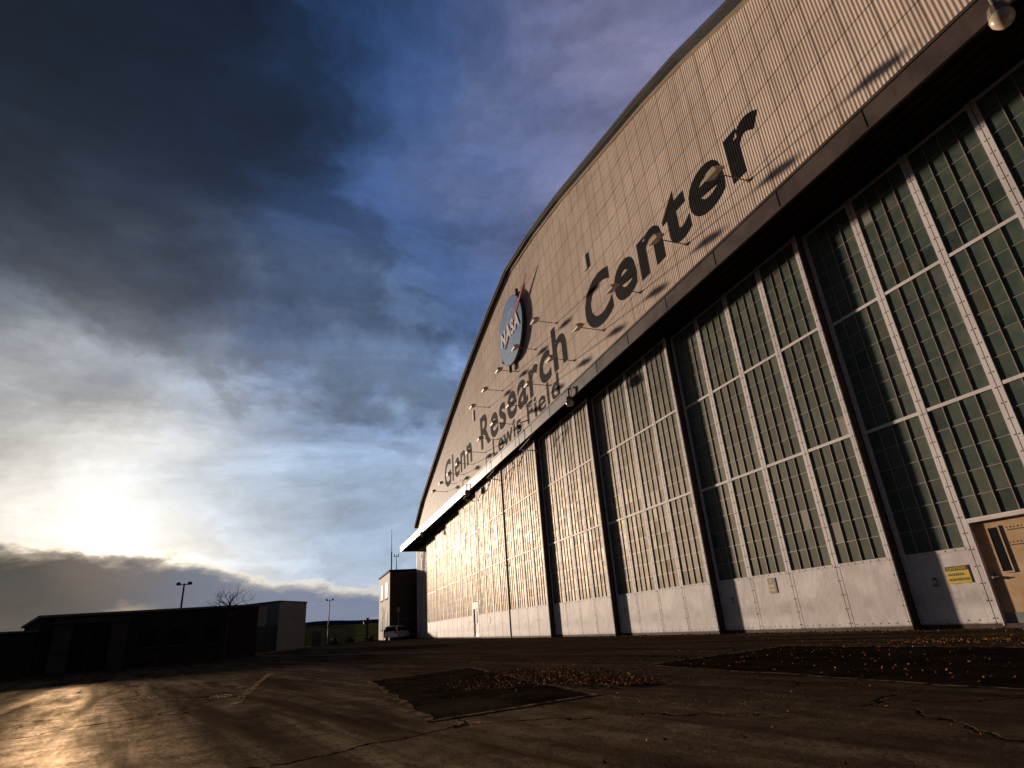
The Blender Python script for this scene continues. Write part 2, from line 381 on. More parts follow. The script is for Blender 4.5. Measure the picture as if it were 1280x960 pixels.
painted('Research', -11.2, 9.4, 16.05, 19.25, M['black_paint'], 'large painted word Research on the corrugated gable')
painted('Center', 12.45, 27.75, 16.0, 19.2, M['black_paint'], 'large painted word Center on the corrugated gable', .034)
painted('Lewis Field', -7.6, 7.7, 14.3, 16.0, M['grey_paint'], 'smaller painted words Lewis Field below the big lettering', .02)
# arch trim and roof
def strip(name, m, y0, y1, off0, off1, parent=hangar):
    bm = bmesh.new(); pr = None
    for x, z in arch:
        r = [bm.verts.new((x, y, z+o)) for y, o in ((y0, off0), (y1, off0), (y1, off1), (y0, off1))]
        if pr:
            for k in range(4): bm.faces.new((pr[k], r[k], r[(k+1) % 4], pr[(k+1) % 4]))
        pr = r
    bmesh.ops.recalc_face_normals(bm, faces=bm.faces[:])
    return clean(name, m, bm, parent)
strip('arch_trim', M['trim_lit'], YW-.10, YW+.1, -.03, .16)
roof = strip('roof', M['trim'], YW-.36, YW+62, .17, .46)
strip('roof_edge_cap', M['roof'], YW-.42, YW-.36, .34, .52, roof)
bm = bmesh.new()
for s in (-1, 1): box(bm, min(s*46.9, s*46.6), max(s*46.9, s*46.6), YW+.12, YW+61, 0, 14.6)
box(bm, -46.6, 46.6, YW+60.7, YW+61, 0, 14.6)
clean('side_wall', M['wall_brown'], bm, hangar)
for s in (-1, 1):
    bm = bmesh.new(); a, b = sorted((s*35.62, s*46.98)); box(bm, a, b, YW-.01, YW+.11, 0, 11.5)
    for k in range(12):
        x = s*(36.2+k*.95); box(bm, x-.12, x+.12, YW-.09, YW-.011, .0, 11.49, 1)
    clean('door_pocket_wall', [M['wall_tan'], M['white']], bm, hangar)
bm = bmesh.new(); box(bm, -35.6, 35.6, YW-.2, YW, 0, 11.5); clean('dark_backing', M['dark'], bm, hangar)  # black sheet stands in for the unlit interior seen through the door gaps
# canopy
YF, ZF0, ZF1 = -.5, 11.48, 12.17
bm = bmesh.new()
box(bm, -46.8, 46.8, YF, YF+.08, ZF0, ZF1)
box(bm, -46.8, 46.8, YF-.03, YF-.002, ZF1-.07, ZF1+.015)
box(bm, -46.8, 46.8, YF-.015, YF-.001, ZF0-.01, ZF0+.05)
k = -46.8
while k < 46.8:
    box(bm, k, k+.035, YF-.012, YF-.0005, ZF0+.05, ZF1-.07); k += 3.05
canopy = clean('canopy', M['fascia'], bm, hangar)
canopy['label'] = 'long projecting metal canopy running above the sliding doors'
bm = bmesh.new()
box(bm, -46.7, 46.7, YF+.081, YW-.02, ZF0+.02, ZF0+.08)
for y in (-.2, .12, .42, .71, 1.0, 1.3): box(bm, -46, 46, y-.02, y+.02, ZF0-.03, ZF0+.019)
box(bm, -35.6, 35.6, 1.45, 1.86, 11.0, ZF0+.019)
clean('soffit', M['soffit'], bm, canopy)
bm = bmesh.new()
quad(bm, [(-46.8, YF, ZF1+.02), (46.8, YF, ZF1+.02), (47, YW-.03, 14.33), (-47, YW-.03, 14.33)])
quad(bm, [(-46.8, YF+.08, ZF0), (-46.8, YF+.08, ZF1), (-47, YW-.03, 14.32), (-47, YW-.03, ZF0)]); quad(bm, [(46.8, YF+.08, ZF0), (46.8, YF+.08, ZF1), (47, YW-.03, 14.32), (47, YW-.03, ZF0)])
clean('canopy_roof', M['fascia'], bm, canopy)

# door leaves
CW = W/4; PW = .112
def rivets_line(bm, x, y, z0, z1, step, mi):
    z = z0
    while z < z1: box(bm, x-.011, x+.011, y-.006, y, z-.011, z+.011, mi); z += step
def leaf_mesh(skip=None):
    """white frame, base panels, edges browned as if in shadow; skip = column with a personnel door"""
    bm = bmesh.new()
    cols = [(.004, W-.004)] if skip is None else [(.004, skip*CW+PW-.005), ((skip+1)*CW-PW+.005, W-.004)]
    for a, b in cols: box(bm, a, b, .045, .25, .06, ZT-.02, 2)
    if skip is not None: box(bm, skip*CW+PW-.005, (skip+1)*CW-PW+.005, .045, .25, 2.20 if skip == 1 else 2.75, ZT-.02, 2)
    for c in range(5):
        x = c*CW
        halves = [(x-PW, x-.012), (x+.012, x+PW)]
        if c == 0: halves = [(0, .05), (.062, PW+.03)]
        if c == 4: halves = [(W-PW-.03, W-.062), (W-.05, W)]
        for a, b in halves:
            box(bm, a, b, 0, .044, ZS+.02, ZT, 0)
            box(bm, a, b, 0, .044, .09, ZS+.02, 1)
            rivets_line(bm, (a+b)/2+(.02 if a < x else -.02), 0, .2, ZT-.1, .36, 3)
    for c in range(4):
        a = c*CW+PW+(.03 if c == 0 else 0); b = (c+1)*CW-PW-(.03 if c == 3 else 0)
        for z in (Z1, Z2, ZT-.07): box(bm, a, b, .006, .044, z-.042, z+.042, 0)
        if c != skip:
            box(bm, a, b, .004, .044, .09, ZS+.02, 1)
            box(bm, a, b, -.004, .003, ZS-.05, ZS+.02, 1)
            x = a+.08
            while x < b-.05:
                box(bm, x-.011, x+.011, -.010, -.0045, ZS-.03, ZS-.008, 3); box(bm, x-.011, x+.011, -.003, .0035, .16, .182, 3); x += .24
    box(bm, 0, W, .01, .24, .0, .088, 4)
    box(bm, W-.02, W-.001, .0445, .26, .09, ZT-.05, 2)
    me = bpy.data.meshes.new('door_leaf'); bm.normal_update(); bm.to_mesh(me); bm.free()
    for m in (M['white'], M['panel'], M['jamb'], M['rivet'], M['rust']): me.materials.append(m)
    return me
def window_mesh(z0=None, edge=0):
    """one column of three tiers of panes; origin at the left of the clear opening, floor level"""
    bm = bmesh.new(); ww = CW-2*PW; pw = ww/4
    bands = [(ZS+.02, Z1-.042), (Z1+.042, Z2-.042), (Z2+.042, ZT-.112)]
    for bi, (a, b) in enumerate(bands):
        rows = 6; rh = (b-a)/rows; st = 0
        if bi == 0 and z0 is not None:
            st = z0; 
        lo = a+rh*st
        quad(bm, [(0, .034, lo), (ww, .034, lo), (ww, .034, b), (0, .034, b)], 0)
        for k in range(1, 4): box(bm, k*pw-.009, k*pw+.009, .007, .0338, lo, b, 1)
        for k in range(st+1, rows): box(bm, 0, ww, .024, .0336, a+rh*k-.008, a+rh*k+.008, 1)
    me = bpy.data.meshes.new('window'); bm.normal_update(); bm.to_mesh(me); bm.free()
    for m in (M['glass'], M['muntin']): me.materials.append(m)
    return me
LM, LM1, LM2 = leaf_mesh(), leaf_mesh(1), leaf_mesh(2); WM, WMD, WMR = window_mesh(), window_mesh(2), window_mesh(1)
leafs = []
for k in list(range(0, 5))+list(range(-1, -6, -1)):
    dep = (k if k >= 0 else -k-1)*S
    me = LM1 if k == 4 else (LM2 if k == -2 else LM)
    o = bpy.data.objects.new('door_leaf', me); C.objects.link(o); o.parent = hangar; o.location = (k*W, dep, 0)
    for c in range(4):
        special = (k == 4 and c == 1) or (k == -2 and c == 2)
        w_ = bpy.data.objects.new('window', (WMR if k == 4 else WMD) if special else WM); C.objects.link(w_); w_.parent = o; w_.location = (c*CW+PW, 0, 0)
# personnel doors
def personnel(x0, y, lit_mat, name_label, right=True):
    ww = CW-2*PW; bm = bmesh.new()
    box(bm, 0, ww, -.01, .03, 2.19, 2.72 if not right else 2.30, 1)
    if right:
        box(bm, -.0, ww, -.035, -.011, 2.20, 2.27, 1)
    box(bm, .0, ww, .08, .12, .05, 2.189 if right else 2.19, 0)
    box(bm, 0, .03, .0, .079, .05, 2.189, 1)
    d = clean('personnel_door', [lit_mat, M['white']], bm, hangar); d.location = (x0, y, 0); d['label'] = name_label
    bm = bmesh.new()
    wx = .36 if right else .75
    box(bm, wx, wx+.2, .062, .079, 1.12, 2.03, 0); box(bm, wx-.03, wx-.001, .055, .079, 1.09, 2.06, 1); box(bm, wx+.201, wx+.23, .055, .079, 1.09, 2.06, 1); box(bm, wx-.001, wx+.201, .055, .079, 1.09, 1.12, 1); box(bm, wx-.001, wx+.201, .055, .079, 2.03, 2.06, 1)
    clean('window', [M['window_black'], lit_mat], bm, d)
    bm = bmesh.new(); tube(bm, [(.14, .078, 1.02), (.14, .0, 1.02)], .03, 8); box(bm, .11, .17, .07, .0795, .92, 1.12)
    tube(bm, [(.14, .01, 1.02), (.26, .01, 1.02)], .014, 6)
    clean('handle', M['steel'], bm, d)
    bm = bmesh.new(); box(bm, .05, ww-.04, .0745, .0796, .07, .30); clean('kick_plate', M['steel'], bm, d)
    if right:
        bm = bmesh.new()
        for (a, b, z) in ((.72, 1.25, 1.93), (.68, 1.3, 1.62)):
            box(bm, a, b, .0785, .0798, z, z+.02); x = a
            while x < b-.1:
                box(bm, x, x+random.uniform(.02, .05), .0785, .0796, z+.05, z+.08); x += .075
        clean('notice_marks', M['rust'], bm, d)
    return d
personnel(4*W+CW+PW, 4*S, M['orange'], 'yellowed personnel door with a narrow black window near the camera')
personnel(-2*W+2*CW+PW, S, M['white'], 'small white personnel door in the far half of the sliding doors', False)
# centre post with hooks
bm = bmesh.new(); box(bm, -.05, .05, -.05, -.012, .02, 11.4)
for z in (8.1, 4.6, 10.2): tube(bm, [(-.3, -.08, z), (.3, -.08, z)], .02, 6)
clean('centre_post', M['pipe'], bm, hangar)
# small vents on the gable
for x, z, s in ((13.35, 20.7, .5), (-13.3, 20.3, .55)):
    bm = bmesh.new(); box(bm, x-.22, x+.22, YW-.09, YW-.001, z-s, z+s)
    for q in range(5): box(bm, x-.17, x+.17, YW-.11, YW-.0905, z-s+.12+q*.18, z-s+.18+q*.18)
    clean('vent', M['white'], bm, hangar)
# handles and marks on leaves
for k in (1, 2, 3, 4):
    bm = bmesh.new(); x = k*W+.72; y = k*S
    tube(bm, [(x-.05, y-.03, .95), (x-.05, y-.03, 1.1), (x+.05, y-.03, 1.1), (x+.05, y-.03, .95), (x-.05, y-.03, .95)], .012, 6)
    box(bm, x-.02, x+.02, y-.03, y+.003, 1.09, 1.13)
    clean('pull_handle', M['rivet'], bm, hangar)

# ------------------------------------------------------------------ logo sign
R = 2.9; LY = 1.53; LC = (.2, 22.9)
logo = thing('round_logo_sign', 'round blue logo sign with white letters and red wing standing off the gable', 'sign', (LC[0], LY, LC[1]))
bm = bmesh.new(); MR = Matrix.Rotation(PI/2, 4, 'X')
lathe(bm, [(R, -.17), (R, 0)], 72, 0, MR)
clean('rim', M['blue_edge'], bm, logo)
bm = bmesh.new(); bm.faces.new([bm.verts.new((R*.985*math.cos(2*PI*k/72), -.006, R*.985*math.sin(2*PI*k/72))) for k in range(72)])
for k in range(46):
    a = random.uniform(0, 2*PI); r = random.uniform(.25, .93)*R; q_ = random.choice((.02, .03, .03, .055)); x, z = r*math.cos(a), r*math.sin(a)
    quad(bm, [(x+q_, -.010, z), (x, -.010, z-q_), (x-q_, -.010, z), (x, -.010, z+q_)], 1)
bm.normal_update()
for f in bm.faces:
    if f.normal.y > 0: f.normal_flip()
clean('disc_face', [M['blue'], M['logo_white']], bm, logo)
def flat_ribbon(bm, pts, ws, y, th=.0):
    V = []
    for i, p in enumerate(pts):
        a = pts[max(i-1, 0)]; b = pts[min(i+1, len(pts)-1)]; d = Vector((b[0]-a[0], b[1]-a[1])).normalized(); n = (-d.y*ws[i]/2, d.x*ws[i]/2)
        V.append([bm.verts.new((p[0]+n[0], y, p[1]+n[1])), bm.verts.new((p[0]-n[0], y, p[1]-n[1])), bm.verts.new((p[0]-n[0], y-th-.001, p[1]-n[1])), bm.verts.new((p[0]+n[0], y-th-.001, p[1]+n[1]))])
    for a, b in zip(V, V[1:]):
        for k in range(4): bm.faces.new((a[k], b[k], b[(k+1) % 4], a[(k+1) % 4]))
    bm.faces.new(V[0]); bm.faces.new(V[-1][::-1])
bm = bmesh.new(); pts = []; ws = []
for k in range(0, 61):
    a = 2*PI*k/64+2.2; x, z = .62*R*math.cos(a), .30*R*math.sin(a); th = math.radians(58)
    pts.append((x*math.cos(th)-z*math.sin(th)-.06*R, x*math.sin(th)+z*math.cos(th)+.02*R)); ws.append(.035+.06*abs(math.sin(a)))
flat_ribbon(bm, pts, ws, -.012); bmesh.ops.recalc_face_normals(bm, faces=bm.faces[:]); clean('orbit_ring', M['logo_white'], bm, logo)
def bez(p0, p1, p2, n=14): return [tuple((1-u)**2*a+2*u*(1-u)*b+u*u*c for a, b, c in zip(p0, p1, p2)) for u in [k/n for k in range(n+1)]]
bm = bmesh.new()
pts = bez((1.58*R, .86*R), (.72*R, .40*R), (-.52*R, -.34*R)); flat_ribbon(bm, pts, [.05+.30*math.sin(PI*min(1, (k/14)*.8+.05)) for k in range(15)], -.018, .03)
pts = bez((-.52*R, -.34*R), (.2*R, .02*R), (.66*R, .62*R)); flat_ribbon(bm, pts, [.16-.01*k for k in range(15)], -.052, .01)
bmesh.ops.recalc_face_normals(bm, faces=bm.faces[:]); clean('red_wing', M['red'], bm, logo)
bm = text_bm('NASA', .035, spacing=1.12); fit(bm, -.80*R, .80*R, -.22*R, .24*R)
for v in bm.verts: v.co.y = -.07
clean('lettering', M['logo_white'], bm, logo)
for x, z0, z1 in ((-.35*R, -1.13*R, -.9*R), (.62*R, .75*R, .98*R), (-.9*R, -.62*R, -.45*R)):
    bm = bmesh.new(); box(bm, x-.07, x+.07, .02, .25, z0, z1); clean('bracket', M['black_metal'], bm, logo)
for x in (-1.2, 1.2):
    for z in (-1.5, 0, 1.5):
        bm = bmesh.new(); tube(bm, [(x, .2, z), (x, YW-LY+.01, z)], .05, 6); clean('standoff', M['black_metal'], bm, logo)

# ------------------------------------------------------------------ gable floodlights
def flood(label, loc, L):
    o = thing('gable_floodlight', label, 'floodlight', loc, 0, 'floodlights on arms along the gable')
    bm = bmesh.new(); tube(bm, [(0, 0, 0), (0, -L, .05)], .024, 6); lathe(bm, [(.07, 0), (.07, .05)], 10, 0, Matrix.Rotation(PI/2, 4, 'X'))
    clean('arm', M['arm'], bm, o)
    bm = bmesh.new(); T = Matrix.Translation((0, -L-.12, .06)) @ Matrix.Rotation(math.radians(24), 4, 'X')
    v = []
    for (hx, hy, z) in ((.34, .24, -.10), (.34, .24, -.03), (.20, .15, .13)):
        v.append([bm.verts.new(T @ Vector((sx*hx, sy*hy, z))) for sx, sy in ((-1, -1), (1, -1), (1, 1), (-1, 1))])
    for a, b in zip(v, v[1:]):
        for k in range(4): bm.faces.new((a[k], a[(k+1) % 4], b[(k+1) % 4], b[k]))
    bm.faces.new(v[-1]); bm.faces.new(v[0][::-1]).material_index = 1
    clean('lamp_head', [M['lamp_box'], M['lamp_under']], bm, o)
    return o
low_lbl = ['over the last e of the big word Center, nearest the camera', 'between n and t of the big word Center', 'over the first e of the big word Center', 'just left of the capital C of Center',
           'over the h that ends Research', 'over the letter r in Research', 'over the letter a in Research', 'over the second e in Research', 'over the first e in Research', 'between the words Glenn and Research',
           'over the last n of Glenn', 'over the letter e of Glenn', 'over the capital G of Glenn', 'beyond the capital G, farthest one']
F0 = None
for k, s in enumerate(low_lbl):
    lab = 'tan floodlight, lower row, '+s; loc = (26.5-4.07*k, YW, 15.6)
    if F0 is None: F0 = flood(lab, loc, 1.45)
    else: dup(F0, loc, label=lab)
for k, s in enumerate(['beside the right edge of the round logo sign', 'in front of the lower half of the round logo sign', 'just left below the round logo sign', 'second to the left of the round logo sign', 'third to the left of the logo, near the arch edge']):
    dup(F0, (8.3-4.07*k, YW, 19.25), label='tan arm floodlight, upper row, '+s)

# jar lights under the fascia
def jar(label, loc):
    o = thing('canopy_jar_light', label, 'jar light', loc, 0, 'round jar lights under the canopy edge')
    bm = bmesh.new(); lathe(bm, [(.05, .62), (.05, .2), (.15, .18), (.19, .02), (.19, -.02)], 14); tube(bm, [(0, 0, .6), (0, .12, .66)], .04, 6); clean('housing', M['arm'], bm, o)
    bm = bmesh.new(); lathe(bm, [(.18, -.021), (.21, -.10), (.20, -.2), (.14, -.29), (.05, -.33)], 16); clean('globe', M['globe'], bm, o, True)
    return o
J = None
for x, s in ((14.3, 'at mid frame'), (35.7, 'nearest the camera, upper right corner'), (-7.3, 'left of the centre post'), (-29, 'near the far tip of the canopy')):
    lab = 'round frosted jar light below the canopy edge, '+s
    if J is None: J = jar(lab, (x, -.68, 11.28))
    else: dup(J, (x, -.68, 11.28), label=lab)
# pipe brackets
def brk(label, x):
    o = thing('pipe_bracket', label, 'bracket', (x, YF-.03, 12.2), 0, 'pipe brackets hanging from the canopy edge')
    bm = bmesh.new()
    tube(bm, [(.9, .3, .5), (.5, -.05, .45), (0, -.15, .3), (0, -.15, -1.25)], .035, 6)
    clean('riser', M['pipe'], bm, o)
    bm = bmesh.new()
    tube(bm, [(0, -.15, -1.2), (1.6, .4, -1.75)], .035, 6); tube(bm, [(0, -.15, -1.2), (1.9, -.15, -1.05)], .03, 6); tube(bm, [(-.3, -.2, -2.2), (1.9, -.15, -1.05)], .03, 6); tube(bm, [(1.9, -.15, -1.05), (2.6, .3, -.5)], .03, 6)
    clean('stay', M['pipe'], bm, o)
    return o
B0 = brk('brown pipe bracket on the canopy edge, just left of the centre post', -1.2)
dup(B0, (6.3, YF-.03, 12.2), label='brown pipe bracket on the canopy edge, right of the centre post')
dup(B0, (-8.6, YF-.03, 12.2), label='brown pipe bracket on the canopy edge, farthest from the camera')
# roof antennas
for x, s, h in ((4.0, 'taller roof antenna with crossbars right of the logo', 1.0), (-.7, 'shorter roof antenna with a small box above the logo', .7)):
    o = thing('roof_antenna', s, 'antenna', (x, YW+.1, archz(x)+.46))
    bm = bmesh.new(); tube(bm, [(0, 0, 0), (0, 0, h)], .04, 6); clean('mast', M['black_metal'], bm, o)
    bm = bmesh.new(); tube(bm, [(-.5, 0, h*.95), (.5, .2, h*.8)], .03, 5); tube(bm, [(-.35, -.2, h*.6), (.4, .1, h*.85)], .03, 5); box(bm, -.1, .1, -.1, .1, h*.4, h*.6); clean('crossbar', M['black_metal'], bm, o)

# ------------------------------------------------------------------ signs
def txt(parent, body, x0, x1, z0, z1, y, m, bold=.03):
    bm = text_bm(body, bold); fit(bm, x0, x1, z0, z1)
    for v in bm.verts: v.co.y = y
    return clean('lettering', m, bm, parent)
cs = thing('caution_sign', 'yellow and black CAUTION sign on the white door panel near the camera', 'sign', (29.53, 4*S-.012, .96))
bm = bmesh.new(); box(bm, 0, .54, 0, .008, 0, .38); clean('board', M['yellow'], bm, cs)
bm = bmesh.new(); box(bm, .008, .532, -.002, -.0005, .275, .372); clean('header', M['black'], bm, cs)
txt(cs, 'CAUTION', .05, .49, .295, .353, -.004, M['yellow'], .02)
txt(cs, 'HIGH NOISE LEVEL', .04, .42, .165, .22, -.003, M['black'], .02); txt(cs, 'USE EAR PROTECTION', .03, .51, .055, .11, -.003, M['black'], .02)
ns_ = thing('notice_sign', 'small weathered tan notice sign with three boxes on the white panel', 'sign', (23.94, 3*S-.012, 1.14))
bm = bmesh.new(); box(bm, 0, .34, 0, .008, 0, .45); clean('board', M['sign_brown'], bm, ns_)
bm = bmesh.new(); box(bm, .03, .27, -.003, -.0005, .17, .26); box(bm, .03, .29, -.003, -.0005, .05, .14); box(bm, .10, .20, -.003, -.0005, .30, .40); clean('inset_box', M['sign_tan'], bm, ns_)
# little notices on far panels
for x, y, w, h, s in ((-5.2, 0, .5, .42, 'grey notice on the far white panels, right of the far small door'), (-12.1, S, .3, .4, 'small grey notice left of the far small door'), (-21.8, 2*S+.0, .5, .5, 'dark notice on the farthest white panels')):
    yy = {-5.2: 0, -12.1: S, -21.8: 3*S}[x]
    o = thing('wall_notice', s, 'sign', (x, yy-.012, 1.0)); bm = bmesh.new(); box(bm, 0, w, 0, .01, 0, h); clean('board', M['sign_brown'], bm, o)
    bm = bmesh.new(); box(bm, .05, w-.05, -.003, -.0005, h*.55, h-.05); clean('inset_box', M['sign_tan'], bm, o)

# ------------------------------------------------------------------ annex at the far end
an = thing('brick_annex', 'two-storey brown annex with a sunlit tan front at the far end of the hangar', 'building', (-49, -1.65, 0))
bm = bmesh.new()
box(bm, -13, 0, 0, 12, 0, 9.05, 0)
box(bm, -13.02, -.02, -.03, -.002, 0, 9.04, 1)  # tan skin paints the sunlit front; the brown walls carry the shaded side
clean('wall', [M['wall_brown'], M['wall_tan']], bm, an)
bm = bmesh.new(); box(bm, -13.15, .12, -.16, 12.1, 9.051, 9.3); clean('roof', M['soffit'], bm, an)
for x in (-9.2, -3.6):
    for z in (1.4, 5.6):
        bm = bmesh.new(); box(bm, x-1.5, x+1.5, -.05, -.031, z, z+2.2, 0)
        for q in (-1.5, -.5, .5, 1.45): box(bm, x+q, x+q+.07, -.08, -.051, z, z+2.2, 1)
        box(bm, x-1.6, x+1.6, -.12, -.031, z-.15, z-.001, 1)
        clean('window', [M['window_black'], M['wall_brown']], bm, an)
bm = bmesh.new(); tube(bm, [(.06, 1.2, .1), (.06, 1.2, 3.9)], .06, 6); box(bm, .002, .15, 1.0, 1.4, 3.6, 4.2); tube(bm, [(.06, 1.2, 2.5), (.06, 3.4, 2.7)], .04, 6); clean('conduit', M['steel'], bm, an)
for (x, y, h, s) in ((-51, -1.2, 6.0, 'tall thin whip antenna on the annex roof'), (-50.2, -.6, 2.2, 'short forked mast on the annex roof')):
    o = thing('rooftop_mast', s, 'antenna', (x, y, 9.3)); bm = bmesh.new(); tube(bm, [(0, 0, 0), (0, 0, h*.5), (0, 0, h)], [.07, .05, .03], 6); clean('mast', M['black_metal'], bm, o)
    if h < 4:
        bm = bmesh.new(); tube(bm, [(0, -.3, h-.25), (0, .3, h-.25)], .04, 6); tube(bm, [(0, -.3, h-.25), (0, -.3, h+.1)], .07, 6); tube(bm, [(0, .3, h-.25), (0, .3, h+.1)], .07, 6); clean('fork', M['black_metal'], bm, o)
    else:
        bm = bmesh.new(); tube(bm, [(0, 0, 0), (0, 0, h*.45)], .1, 6); clean('base_tube', M['steel'], bm, o)

# ------------------------------------------------------------------ minivan
def make_van():
    van = thing('parked_minivan', 'silver minivan parked in front of the dark annex wall', 'minivan', (-44.6, -1.25, 0), math.radians(150))
    side = [(2.25, .35), (2.3, .75), (2.15, .95), (1.35, 1.08), (.65, 1.62), (.3, 1.72), (-1.5, 1.74), (-2.0, 1.62), (-2.28, 1.05), (-2.34, .6), (-2.28, .35)]
    bm = bmesh.new(); rings = []
    for y, s in ((-.92, .96), (-.80, 1.0), (0, 1.0), (.80, 1.0), (.92, .96)):
        ring = []
        for x, z in side:
            inset = 1-(.16*max(0, (z-1.0)/.74)) if abs(y) > .5 else 1
            zz = z*(.985 if abs(y) > .9 else 1)
            ring.append(bm.verts.new((x*s, y*inset, zz)))
        rings.append(ring)
    n = len(side)
    for a, b in zip(rings, rings[1:]):
        for k in range(n): bm.faces.new((a[k], a[(k+1) % n], b[(k+1) % n], b[k]))
    bm.faces.new(rings[0][::-1]); bm.faces.new(rings[-1])
    bmesh.ops.recalc_face_normals(bm, faces=bm.faces[:])
    clean('body', M['car_paint'], bm, van)
    for s in (-1, 1):
        bm = bmesh.new()
        for xa, xb in ((-1.95, -1.1), (-1.0, -.1), (0, .95)):
            quad(bm, [(xa, s*.925, 1.08), (xb, s*.925, 1.08), (min(xb, .62), s*.845, 1.58), (xa+.08, s*.845, 1.58)])
        clean('side_window', M['window_black'], bm, van)
    bm = bmesh.new(); quad(bm, [(-2.30, -.72, 1.08), (-2.30, .72, 1.08), (-2.05, .66, 1.60), (-2.05, -.66, 1.60)]); clean('rear_window', M['window_black'], bm, van)
    bm = bmesh.new(); quad(bm, [(1.32, -.74, 1.12), (1.32, .74, 1.12), (.68, .68, 1.64), (.68, -.68, 1.64)]); clean('windscreen', M['window_black'], bm, van)
    for s in (-1, 1):
        bm = bmesh.new(); box(bm, -2.36, -2.27, min(s*.70, s*.86), max(s*.70, s*.86), .8, 1.35); clean('tail_light', M['tail'], bm, van)
        for x in (-1.4, 1.45):
            bm = bmesh.new(); T = Matrix.Translation((x, s*.80, .33)) @ Matrix.Rotation(PI/2, 4, 'X'); lathe(bm, [(.22, -.12), (.33, -.1), (.33, .1), (.22, .12)], 18, 0, T); w_ = clean('wheel', M['rubber'], bm, van)
            bm = bmesh.new(); lathe(bm, [(.19, -.13), (.2, 0), (.19, .13)], 12, 0, T); clean('rim', M['steel'], bm, w_)
    bm = bmesh.new(); box(bm, -2.42, -2.3, -.8, .8, .38, .6); clean('bumper', M['car_paint'], bm, van)
    bm = bmesh.new(); box(bm, -2.355, -2.345, -.25, .25, .72, .86); clean('number_plate', M['logo_white'], bm, van)
    return van
make_van()

# ------------------------------------------------------------------ low dark building on the left
Rp, Lp = Vector((-9.4, -16.2, 0)), Vector((-4.6, -27.85, 0))
d = (Lp-Rp); Lb = d.length; ang = math.atan2(d.y, d.x)
lb = thing('office_block', 'long low dark single-storey building with a grey entrance portal on the left', 'building', tuple(Rp), ang)
# local x from the right corner to the left corner, local y + = away from the camera? pick sign
s = 1 if (Matrix.Rotation(ang, 3, 'Z') @ Vector((0, 1, 0))).x < 0 else -1
def by(a, b): return (min(s*a, s*b), max(s*a, s*b))
bm = bmesh.new()
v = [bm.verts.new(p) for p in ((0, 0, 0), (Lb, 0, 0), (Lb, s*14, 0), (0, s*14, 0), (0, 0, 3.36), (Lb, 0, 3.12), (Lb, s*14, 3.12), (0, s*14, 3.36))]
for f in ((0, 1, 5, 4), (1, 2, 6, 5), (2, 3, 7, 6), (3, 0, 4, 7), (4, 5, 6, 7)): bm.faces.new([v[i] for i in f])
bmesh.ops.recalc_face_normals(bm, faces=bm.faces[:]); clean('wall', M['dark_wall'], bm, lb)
bm = bmesh.new(); sl = -math.atan2(.24, Lb)
box(bm, -.15, Lb+.15, *by(-.15, 14.1), 3.365, 3.5, M=Matrix.Rotation(-sl, 4, 'Y')); clean('roof', M['roof'], bm, lb)
bm = bmesh.new(); box(bm, -.62, -.01, *by(.0, .05), 1.95, 3.3); box(bm, -.34, -.30, *by(-.03, -.001), 1.95, 3.3); clean('end_panel', M['light_siding'], bm, lb)
bm = bmesh.new()
for x in (8.6, 11.5): box(bm, x-.45, x+.45, *by(-.5, -.001), 0, 2.7, 0)
box(bm, 8.1, 12.0, *by(-.6, -.001), 2.701, 3.0, 0); clean('entrance_portal', M['dark_pier'], bm, lb)
bm = bmesh.new(); box(bm, 9.1, 11.0, *by(-.04, -.001), 0, 2.4, 0); box(bm, 10.02, 10.08, *by(-.07, -.041), 0, 2.4, 1); clean('door', [M['window_black'], M['dark_pier']], bm, lb)
for x in (5.1, 6.9, 3.0):
    bm = bmesh.new(); box(bm, x-.5, x+.5, *by(-.03, -.001), 1.1, 2.1, 0); box(bm, x-.58, x+.58, *by(-.1, -.001), 1.0, 1.09, 1); clean('window', [M['window_black'], M['dark_pier']], bm, lb)
wg = thing('office_wing', 'lower dark wing at the left end of the long low building', 'building', tuple(Lp), ang)
bm = bmesh.new(); box(bm, .05, 24, *by(0, 12), 0, 2.35); clean('wall', M['dark_wall'], bm, wg)
bm = bmesh.new(); box(bm, -.1+.15, 24.1, *by(-.12, 12.1), 2.351, 2.45); clean('roof', M['roof'], bm, wg)
bm = bmesh.new(); box(bm, 3, 4.2, *by(-.03, -.001), .9, 1.9); clean('window', M['window_black'], bm, wg)
# second building: light corrugated box behind
b2 = thing('metal_shed', 'pale ribbed metal shed behind the fence right of the low building', 'building', (-20.5, -15.2, 0), math.radians(24))
# corner is nearest; local -x,+y face and the face to the right
bm = bmesh.new(); bx2 = [(0, 0), (-8.2, -1.0), (-9.4, 5.9), (-1.2, 6.9)]
# face A (0->left point) seen dark, face B (0->right) seen light
base = [Vector((0, 0)), Vector((-5.5, -5.2)), Vector((-9.5, -2.2)), Vector((-4.2, 2.35))]
v0 = [bm.verts.new((p.x, p.y, 0)) for p in base]; v1 = [bm.verts.new((p.x, p.y, 4.15)) for p in base]
for k in range(4): bm.faces.new((v0[k], v0[(k+1) % 4], v1[(k+1) % 4], v1[k]))
bm.faces.new(v1)
bmesh.ops.recalc_face_normals(bm, faces=bm.faces[:]); b2.rotation_euler = (0, 0, 0); clean('wall', M['light_siding'], bm, b2)
bm = bmesh.new(); dB = (base[3]-base[0]); LBn = dB.length; aB = math.atan2(dB.y, dB.x)
for k in range(11):
    box(bm, .05, LBn-.05, -.035, -.002, .3+k*.37, .3+k*.37+.2, 0, M=Matrix.Rotation(aB, 4, 'Z'))
clean('ribbed_cladding', M['light_siding'], bm, b2)
bm = bmesh.new()
